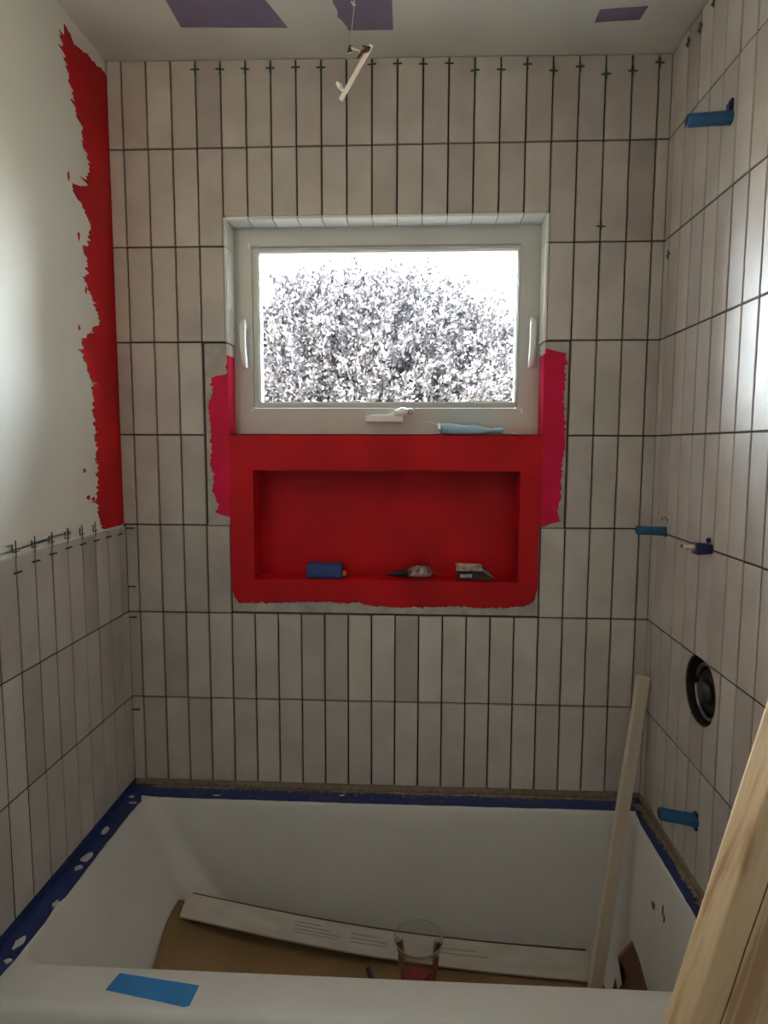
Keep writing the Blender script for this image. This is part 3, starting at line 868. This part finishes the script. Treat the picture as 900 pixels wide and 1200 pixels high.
# drying crack: a thin dark wedge let into the face
cv = []
zs = [0.70, 0.78, 0.86, 0.93, 1.0, 1.08, 1.2]
xs = [0.046, 0.0455, 0.047, 0.046, 0.0475, 0.047, 0.050]
bm = bmesh.new()
l = [bm.verts.new((x - 0.0011 * min(1, i / 2.5), -0.0004, z)) for i, (x, z) in enumerate(zip(xs, zs))]
r_ = [bm.verts.new((x + 0.0004 + 0.0011 * min(1, i / 2.5), -0.0004, z)) for i, (x, z) in enumerate(zip(xs, zs))]
d_ = [bm.verts.new((x, 0.004, z)) for x, z in zip(xs, zs)]
for i in range(len(zs) - 1):
    bm.faces.new((l[i], r_[i], r_[i+1], l[i+1])); bm.faces.new((l[i], l[i+1], d_[i+1], d_[i])); bm.faces.new((r_[i], d_[i], d_[i+1], r_[i+1]))
plank_part('crack', bm, M['darkwood'])

# ------------------------------------------------------------------ fittings on the right wall
def stub(name, y, z_wall, z_tip, x_tip, rad, label, tail):
    e = empty(name, (W, y, z_wall), label, 'pipe', 'taped pipe stubs on the right wall')
    L = W - x_tip
    dz = z_tip - z_wall
    tube('wrap', [(0.004, 0, 0), (-0.004, 0, 0), (-L * 0.5, 0, dz * 0.5), (-L + 0.004, 0, dz), (-L, 0, dz)], [rad * 1.12, rad * 1.05, rad, rad, rad * 0.9], M['pipeblue'], e, 18)
    V, F = [], []
    nn = 18
    for k in range(nn):
        for rr_ in (rad * 0.88, rad * 0.70):
            V.append((-L - 0.0003, rr_ * math.cos(2*math.pi*k/nn), dz + rr_ * math.sin(2*math.pi*k/nn)))
    V.append((-L - 0.0004, 0, dz))
    for k in range(nn):
        F.append((2*k+1, 2*((k+1) % nn)+1, len(V)-1))
    link('open_end', mesh('open_end', V, F), M['pipedark'], e)
    bm_ = bmesh.new()
    for (a, b, c, d, h) in tail:
        add_box(bm_, a, b, -0.010, 0.004, c, d)
    from_bm('tape_tail', bm_, M['pipedark'], e)
    return e
stub('taped_pipe', -0.346, 2.194, 2.190, 1.382, 0.0135, 'blue wrapped pipe stub for the shower head near the ceiling', [(-0.010, 0.0, -0.012, 0.026, 0), (-0.006, 0.0, 0.02, 0.034, 0)])
stub('taped_pipe', -0.101, 1.299, 1.301, 1.398, 0.0115, 'blue wrapped pipe stub in the back right corner', [(-0.004, 0.0, -0.013, 0.012, 0)])
stub('taped_pipe', -0.362, 0.668, 0.681, 1.388, 0.0145, 'blue wrapped pipe stub for the tub spout just above the tub', [(-0.006, 0.0, -0.020, 0.020, 0)])
ring1 = tube('wire_loop', [(W - 0.004, -0.101 + 0.020 * math.cos(a), 1.325 + 0.010 * math.sin(a)) for a in [math.pi * i / 8 for i in range(9)]], 0.0012, M['black'])
tag(ring1, 'thin dark wire hoop above the pipe in the right corner', 'wire')
st = empty('valve_stem', (W, -0.360, 1.296), 'small brass tipped stem wrapped in navy tape between the pipes and valve hole', 'valve stem')
tube('pin', [(-0.030, 0, 0.001), (-0.048, 0, 0.003), (-0.050, 0, 0.003), (-0.061, 0, 0.004)], [0.006, 0.006, 0.0042, 0.0042], M['brass'], st, 14)
tube('tip', [(-0.0605, 0, 0.004), (-0.064, 0, 0.004)], [0.0035, 0.003], M['black'], st, 12)
bm = box_bm(-0.036, 0.0, -0.014, 0.014, -0.014, 0.012, 0.004, 2)
for q in bm.verts:
    if q.co.x > -0.012: q.co.z *= 0.8
from_bm('tape_wrap', bm, M['pipedark'], st)
tube('collar', [(-0.037, 0, 0.001), (-0.030, 0, 0.001)], [0.010, 0.012], M['chrome'], st, 14)
tube('tape_curl', [(-0.008, -0.006, 0.012), (-0.010, -0.002, 0.019), (-0.004, 0.002, 0.021), (-0.001, 0.004, 0.014)], 0.003, M['pipedark'], st, 8)

# mixing valve body inside the round hole
vb = empty('mixing_valve', (W + 0.05, HY, HZ), 'black and metal shower valve body recessed in the round wall hole', 'valve')
link('cavity_back', cyl_x(0.026, 0.034, HR * 0.99, 0, 0), M['hole'], vb)
V, F = [], []
nn = 40
for x in (-0.046, 0.028):
    for rr_ in (HR - 0.0005, HR - 0.003):
        for k in range(nn):
            V.append((x, rr_ * math.cos(2*math.pi*k/nn), rr_ * math.sin(2*math.pi*k/nn)))
for k in range(nn):
    kn = (k + 1) % nn
    F += [(k, kn, nn+kn, nn+k), (nn+k, nn+kn, 3*nn+kn, 3*nn+k), (2*nn+k, 3*nn+k, 3*nn+kn, 2*nn+kn), (k, 2*nn+k, 2*nn+kn, kn)]
link('cavity_liner', mesh('cavity_liner', V, F), M['black'], vb)
def tubex(name, pts, rads, material): return tube(name, pts, rads, material, vb, 20)
tubex('valve_body', [(0.026, 0, -0.005), (-0.022, 0, -0.005), (-0.030, 0, -0.005)], [0.056, 0.056, 0.048], M['black'])
tubex('cartridge', [(-0.026, 0, -0.005), (-0.044, 0, -0.005), (-0.047, 0, -0.005)], [0.030, 0.026, 0.016], M['black'])
tubex('riser', [(-0.008, 0, 0.03), (-0.008, 0, 0.074)], [0.014, 0.014], M['chrome'])
tubex('drop_pipe', [(-0.008, -0.008, -0.03), (-0.008, -0.012, -0.074)], [0.016, 0.016], M['chrome'])
tubex('supply_pipe', [(-0.004, 0.03, -0.005), (-0.004, 0.076, -0.002)], [0.015, 0.015], M['chrome'])
tubex('supply_pipe', [(-0.004, -0.03, -0.005), (-0.004, -0.076, -0.002)], [0.015, 0.015], M['chrome'])
V, F = tube_data([(-0.030, 0.062 * math.cos(a), 0.062 * math.sin(a) - 0.004) for a in [math.pi * 1.9 * i / 24 + 0.3 for i in range(25)]], 0.005, 8)
link('guard_ring', mesh('guard_ring', V, F, True), M['chrome'], vb)

# ------------------------------------------------------------------ tile spacers
def cross_mesh(arm, wid, th):
    bm_ = bmesh.new()
    w = wid / 2
    add_box(bm_, -w, w, -th, th * 0.3, -arm, arm)
    add_box(bm_, -arm, -w, -th, th * 0.3, -w, w)
    add_box(bm_, w, arm, -th, th * 0.3, -w, w)
    bmesh.ops.recalc_face_normals(bm_, faces=bm_.faces[:])
    me_ = bpy.data.meshes.new('tile_spacer'); bm_.to_mesh(me_); bm_.free()
    return me_
cm = cross_mesh(0.0115, 0.0032, 0.0022); cm.materials.append(M['green'])
def place_spacer(me_, loc, rot, label, group):
    o = link('tile_spacer', me_, None, None, loc)
    o.rotation_euler = rot
    return tag(o, label, 'spacer', group)
tops = {4: 77, 5: 77, 6: 77, 7: 76.5, 8: 76, 9: 76.5, 11: 74, 12: 73.6, 13: 74.4, 14: 74, 15: 81.5, 16: 81, 17: 76, 18: 83, 19: 79, 20: 87, 21: 84, 22: 76}
ORD = ['first', 'second', 'third', 'fourth', 'fifth', 'sixth', 'seventh', 'eighth', 'ninth', 'tenth', 'eleventh', 'twelfth', 'thirteenth', 'fourteenth', 'fifteenth', 'sixteenth', 'seventeenth', 'eighteenth', 'nineteenth']
for no, (k, py) in enumerate(tops.items()):
    x = X0 + P * (k - 1)
    place_spacer(cm, (x, -0.001, zceil(x) - 0.012 - (py - 73) * 0.00237 - 0.004), (0, tr.uniform(-0.1, 0.1), 0), 'green cross spacer under the ceiling on the back wall, %s from the left' % ORD[no], 'green spacers along the ceiling')
place_spacer(cm, (X0 + P * 19, -0.001, 2.092), (0, 0.05, 0), 'single green cross spacer beside the top right of the window', 'green spacer')
dm = bpy.data.meshes.new('tile_spacer'); bm = box_bm(-0.0125, 0.0125, -0.003, 0.001, -0.0018, 0.0018); bm.to_mesh(dm); bm.free(); dm.materials.append(M['black'])
for no, (y, z) in enumerate(((-0.5095, 1.253), (-0.4425, 1.265), (-0.3755, 1.270), (-0.3085, 1.273), (-0.2415, 1.272), (-0.1745, 1.271), (-0.1075, 1.271), (-0.040, 1.269))):
    place_spacer(dm, (0.0008, y, z), (0, tr.uniform(-0.06, 0.06), math.pi / 2), 'dark bar spacer across an upper joint of the left tiles, %s from the left' % ORD[no], 'dark bar spacers on the left wall')
# U shaped spacers standing on the left tiles' top edge
um = bpy.data.meshes.new('tile_spacer'); bm = bmesh.new()
add_box(bm, -0.0009, 0.0009, -0.0012, 0.0006, -0.016, 0.020)
add_box(bm, -0.0125, -0.0107, -0.0012, 0.0006, -0.003, 0.013)
add_box(bm, -0.0125, 0.010, -0.0012, 0.0006, -0.0048, -0.0030)
bm.to_mesh(um); bm.free(); um.materials.append(M['dkgreen'])
for no, y in enumerate((-0.5095, -0.4425, -0.3755, -0.3085, -0.2415, -0.1745)):
    place_spacer(um, (0.0, y, 1.300), (0, 0, math.pi / 2), 'green forked spacer on the top edge of the left tiles, %s from the left' % ORD[no], 'forked spacers on the left tile edge')
for no, (x, z) in enumerate(((0.012, 1.281), (0.010, 1.112), (0.010, 1.022), (0.010, 0.745))):
    place_spacer(dm, (x, -0.0008, z), (0, 0.0, 0), 'dark bar spacer in the left corner of the back tiles, %s from the top' % ORD[no], 'dark spacers in the left corner')
for no, (y, z) in enumerate(((-0.235, 2.488), (-0.168, 2.474), (-0.101, 2.482), (-0.034, 2.008))):
    place_spacer(cm, (W - 0.001, y, z), (0, 0, -math.pi / 2), ['green cross spacer near the ceiling on the right wall, farthest from the corner', 'green cross spacer near the ceiling on the right wall, middle of three', 'green cross spacer near the ceiling on the right wall, nearest the corner', 'green cross spacer low in the right corner level with the window'][no], 'green spacers on the right wall')

# ------------------------------------------------------------------ things in the niche and on the sill
zn = NZ0 + 0.002
bs = empty('blue_block', (0.566, 0.045, zn), 'blue faceted foam block with orange tip on the red niche ledge', 'block')
bm = box_bm(-0.053, 0.050, -0.022, 0.022, 0.0, 0.046, 0.007, 2)
for q in bm.verts:
    q.co.z *= 1.0 - 0.12 * (q.co.x / 0.05) ** 2 * (1 if q.co.z > 0.02 else 0)
    q.co.y += 0.003 * math.sin(60 * q.co.x)
from_bm('block_body', bm, M['bluebox'], bs)
from_bm('tip', box_bm(0.048, 0.061, -0.006, 0.006, 0.006, 0.019, 0.002), M['orange'], bs)
wl = empty('wrapped_tool', (0.815, 0.045, zn), 'black pointed tool in a black and white patterned wrapper in the niche', 'tool')
tube('nose', [(-0.068, 0, 0.010), (-0.045, 0, 0.013), (-0.01, 0.0, 0.015)], [0.003, 0.008, 0.011], M['black'], wl, 10)
V, F = tube_data([(-0.012, 0, 0.015), (0.0, 0, 0.018), (0.02, 0, 0.020), (0.045, 0, 0.019), (0.062, 0, 0.014)], [0.008, 0.015, 0.018, 0.015, 0.006], 12)
V = [v_ + Vector((0, 0, 0.003 * math.sin(150 * v_.x + 90 * v_.y))) for v_ in V]
V = [Vector((v_.x, v_.y, max(v_.z, 0.0005))) for v_ in V]
link('wrapper', mesh('wrapper', V, F), M['wrap'], wl)
pk = empty('folded_packet', (0.992, 0.045, zn), 'folded black packet with white printed top at the right of the niche', 'packet')
strip_piece('packet_front', (-0.046, -0.018, 0.002), (0.052, -0.016, 0.001), (0.030, 0.004, 0.036), (-0.048, 0.004, 0.034), 0.002, M['packet'], pk)
strip_piece('packet_top', (-0.050, -0.016, 0.026), (0.026, -0.016, 0.026), (0.020, 0.016, 0.040), (-0.050, 0.016, 0.042), 0.0018, M['packetw'], pk)
strip_piece('packet_flap', (0.024, -0.017, 0.027), (0.060, -0.014, 0.004), (0.056, 0.008, 0.006), (0.020, 0.014, 0.040), 0.0015, M['packetw'], pk)
strip_piece('packet_print', (-0.038, -0.0200, 0.008), (-0.005, -0.0195, 0.008), (-0.005, -0.0150, 0.016), (-0.038, -0.0155, 0.016), 0.001, M['packetw'], pk)

mk = empty('face_mask', (0.975, 0.030, WZ0 + 0.0025), 'folded light blue face mask with white ear loops on the red sill', 'face mask')
NM, KM = 20, 12
V, F = [], []
for i in range(NM + 1):
    t = i / NM
    x = -0.082 + 0.172 * t
    h = 0.007 + 0.011 * math.sin(math.pi * min(1, t * 1.1 + 0.12)) + 0.002 * math.sin(14 * t)
    zc = 0.012 + 0.018 * max(0, 0.4 - t) ** 1.0 - 0.0
    dp = 0.020
    for k in range(KM):
        a = 2 * math.pi * k / KM
        fold = 1 + 0.15 * math.sin(3 * a)
        V.append((x, dp * math.cos(a) * fold + 0.004 * math.sin(5 * t), max(0.0006, zc + h * math.sin(a) * fold)))
for i in range(NM):
    for k in range(KM):
        F.append((i*KM+k, i*KM+(k+1) % KM, (i+1)*KM+(k+1) % KM, (i+1)*KM+k))
F += [tuple(range(KM))[::-1], tuple(NM*KM+k for k in range(KM))]
link('mask_body', mesh('mask_body', V, F, True), M['maskblue'], mk)
strip_piece('mask_binding', (-0.090, -0.012, 0.016), (-0.081, -0.014, 0.012), (-0.081, 0.010, 0.030), (-0.089, 0.010, 0.032), 0.002, M['elastic'], mk)
tube('ear_loop', [(-0.086, 0.0, 0.026), (-0.105, 0.004, 0.032), (-0.120, 0.008, 0.035)], 0.0012, M['elastic'], mk, 6)
tube('ear_loop', [(-0.084, -0.014, 0.006), (-0.105, -0.020, 0.0015), (-0.125, -0.016, 0.0015), (-0.137, -0.006, 0.002)], 0.0010, M['elastic'], mk, 6)
tube('ear_loop', [(0.088, 0.0, 0.012), (0.105, -0.005, 0.010), (0.120, -0.016, 0.003), (0.138, -0.018, 0.0015), (0.150, -0.008, 0.0015)], 0.0011, M['elastic'], mk, 6)

# ------------------------------------------------------------------ cable hanging from the ceiling
hc = empty('hanging_cable', (0.697, -0.45, zceil(0.697)), 'white electrical cable end with dark red wire hanging from the ceiling', 'cable')
def hp(x, z, y=-0.45): return (x - 0.697, y + 0.45, z - zceil(0.697))
tube('wire', [hp(0.700, 2.528), hp(0.698, 2.40), hp(0.699, 2.36), hp(0.695, 2.33), hp(0.693, 2.30), hp(0.691, 2.286)], 0.0011, M['greywire'], hc, 6)
tube('knot', [hp(0.694, 2.374), hp(0.697, 2.368), hp(0.700, 2.374), hp(0.698, 2.367), hp(0.702, 2.368)], 0.0015, M['elastic'], hc, 6)
beam_o = beam('jacket', (0.672, -0.45, 2.194), (0.733, -0.45, 2.294), 0.0085, 0.0045, M['cable'], (1, 0, -0.6), 0.0015)
beam_o.parent = hc; beam_o.matrix_parent_inverse = Matrix.Translation(-Vector(hc.location))
tube('red_wire', [hp(0.706, 2.268, -0.455), hp(0.716, 2.279, -0.456), hp(0.724, 2.287, -0.456), hp(0.728, 2.281, -0.456), hp(0.717, 2.278, -0.456), hp(0.713, 2.281, -0.455)], 0.0022, M['redwire'], hc, 8)
tube('red_wire', [hp(0.717, 2.290, -0.455), hp(0.724, 2.286, -0.456), hp(0.731, 2.287, -0.455)], 0.0022, M['redwire'], hc, 8)
tube('stub_wire', [hp(0.690, 2.289), hp(0.697, 2.290), hp(0.706, 2.287), hp(0.717, 2.285)], [0.003, 0.0032, 0.0030, 0.0028], M['greywire'], hc, 8)
tube('wire_nut', [hp(0.6895, 2.281), hp(0.6915, 2.294)], [0.0045, 0.003], M['packet'], hc, 10)
tube('paper_sleeve', [hp(0.664, 2.228, -0.448), hp(0.670, 2.222, -0.448), hp(0.676, 2.213, -0.449)], [0.0025, 0.0055, 0.003], M['elastic'], hc, 8)
tube('fine_wire', [hp(0.671, 2.236, -0.448), hp(0.668, 2.228, -0.448), hp(0.667, 2.222, -0.448)], 0.0014, M['greywire'], hc, 6)

# added fill lamp out of view, brightening back wall and plank: a globe sconce
lamp = empty('fill_lamp', (-0.0085, -1.08, 2.12), 'added frosted globe fill lamp, out of view on the left wall beside the viewer', 'lamp')
tube('lamp_base', [(0, 0, 0), (0.012, 0, 0), (0.016, 0, 0)], [0.055, 0.055, 0.045], M['vinyl_white'], lamp, 24)
tube('lamp_arm', [(0.014, 0, 0), (0.05, 0, -0.008), (0.085, 0, 0.0), (0.095, 0, 0.02), (0.095, 0, 0.035)], 0.008, M['chrome'], lamp, 12)
tube('lamp_cup', [(0.095, 0, 0.030), (0.095, 0, 0.038), (0.095, 0, 0.060)], [0.020, 0.034, 0.036], M['chrome'], lamp, 20)
em = bpy.data.materials.new('fill_lamp_glow'); em.use_nodes = True
nt = em.node_tree; nt.nodes.clear()
eo = nt.nodes.new('ShaderNodeOutputMaterial'); ee = nt.nodes.new('ShaderNodeEmission')
ee.inputs[0].default_value = (1.0, 0.76, 0.50, 1); ee.inputs[1].default_value = FILL_LAMP
nt.links.new(ee.outputs[0], eo.inputs[0])
lathe('lamp_globe', [(0.030 if k == 0 else 0.075 * math.sin(math.pi * (0.13 + 0.87 * k / 14)), -0.075 * math.cos(math.pi * (0.13 + 0.87 * k / 14))) for k in range(15)], em, lamp, 28, (0.095, 0, 0.115))

# ------------------------------------------------------------------ outdoors
gr = from_bm('ground', box_bm(-25, 25, 0.5, 50, -0.55, -0.40), M['ground'])
tag(gr, 'dry sunlit ground outside below the window', 'ground', kind='structure')
tree = empty('plum_tree', (0.55, 5.2, -0.4), 'leafy tree filling the view outside the window', 'tree')
tube('trunk', [(0, 0, 0), (0.03, 0.02, 0.7), (-0.02, 0.0, 1.3)], [0.13, 0.10, 0.09], M['bark'], tree, 12)
br = random.Random(17)
leaves = []      # position, axis
def sprig(base, direction, length, nleaf, size):
    b = np.array(base); d = np.array(direction, float); d /= np.linalg.norm(d)
    bend = np.array([br.uniform(-0.25, 0.25), br.uniform(-0.25, 0.25), br.uniform(-0.1, 0.25)])
    pts = []
    for i in range(7):
        t = i / 6
        pts.append(b + d * length * t + bend * length * t * t * 0.5)
    for i in range(nleaf):
        t = br.uniform(0.1, 1.0) * 6
        j = min(int(t), 5)
        p = pts[j] + (pts[j+1] - pts[j]) * (t - j)
        ax = d + np.array([br.gauss(0, 0.7), br.gauss(0, 0.7), br.gauss(0, 0.6)])
        leaves.append((p + np.array([br.gauss(0, 0.016), br.gauss(0, 0.016), br.gauss(0, 0.016)]), ax, size * br.uniform(0.7, 1.2)))
    return pts
cen = np.array([-0.30, 0.0, 2.36])           # crown centre relative to the tree base
AX = np.array([2.15, 1.4, 1.30])
limbs = []
for i in range(16):
    a = 2 * math.pi * i / 16 + br.uniform(-0.2, 0.2)
    u = br.uniform(0.1, 0.95)
    e = cen + AX * np.array([math.cos(a) * math.sqrt(1 - u*u), math.sin(a) * math.sqrt(1 - u*u), u]) * 0.72
    s = np.array([-0.02, 0, 1.15]); mid = (s + e) / 2 + np.array([0, 0, 0.15])
    tube('branch', [tuple(s), tuple(mid), tuple(e)], [0.05, 0.028, 0.010], M['bark'], tree, 7)
NSP = 7000
for i in range(NSP):
    a = br.uniform(0, 2 * math.pi); u = br.uniform(-0.75, 1.0); q = math.sqrt(1 - u * u)
    dirv = np.array([math.cos(a) * q, math.sin(a) * q, u])
    rad = br.uniform(0.15, 0.86) ** 0.6
    base = cen + AX * dirv * rad
    outd = dirv * np.array([1, 1, 1]) + np.array([0, 0, 0.55]) + np.array([br.gauss(0, 0.35) for _ in range(3)])
    sprig(base, outd, br.uniform(0.18, 0.40), 20, 0.056)
for (x, z, dx, dz) in ((-1.15, 3.35, -0.3, 1), (-0.85, 3.55, -0.15, 1), (-0.55, 3.68, 0.1, 1), (-0.25, 3.7, 0.05, 1), (0.05, 3.62, 0.15, 1), (0.35, 3.5, 0.05, 1), (0.62, 3.40, 0.3, 1), (0.88, 3.2, 0.6, 1), (1.05, 2.95, 0.8, 0.9), (1.15, 2.7, 0.9, 0.8), (0.5, 3.45, 0.45, 1)):
    for s in range(3):
        sprig((x + br.gauss(0, 0.05), br.uniform(-0.4, 0.1), z - 0.2), (dx + br.gauss(0, 0.12), br.gauss(0, 0.2), dz), br.uniform(0.30, 0.48), 26, 0.055)
nL = len(leaves)
Pp = np.array([l_[0] for l_ in leaves]); Ax = np.array([l_[1] for l_ in leaves]); Sz = np.array([l_[2] for l_ in leaves])
Ax /= np.linalg.norm(Ax, axis=1)[:, None]
rv = rng.normal(size=(nL, 3)); Sd = np.cross(Ax, rv); Sd /= np.linalg.norm(Sd, axis=1)[:, None]
Nm = np.cross(Ax, Sd)
v0 = Pp; v2 = Pp + Ax * Sz[:, None]; md_ = Pp + Ax * (Sz * 0.45)[:, None]
v1 = md_ + Sd * (Sz * 0.27)[:, None] + Nm * (Sz * 0.08)[:, None]
v3 = md_ - Sd * (Sz * 0.27)[:, None] + Nm * (Sz * 0.08)[:, None]
VV = np.stack([v0, v1, v2, v3], 1).reshape(-1, 3)
idx = np.arange(nL) * 4
FF = np.stack([idx, idx + 1, idx + 2, idx, idx + 2, idx + 3], 1).reshape(-1, 3)
lm = bpy.data.meshes.new('foliage')
lm.vertices.add(len(VV)); lm.vertices.foreach_set('co', VV.ravel().astype(np.float32))
lm.loops.add(FF.size); lm.loops.foreach_set('vertex_index', FF.ravel().astype(np.int32))
lm.polygons.add(len(FF)); lm.polygons.foreach_set('loop_start', (np.arange(len(FF)) * 3).astype(np.int32))
lm.update(calc_edges=True)
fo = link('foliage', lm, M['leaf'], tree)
fo['kind'] = 'stuff'
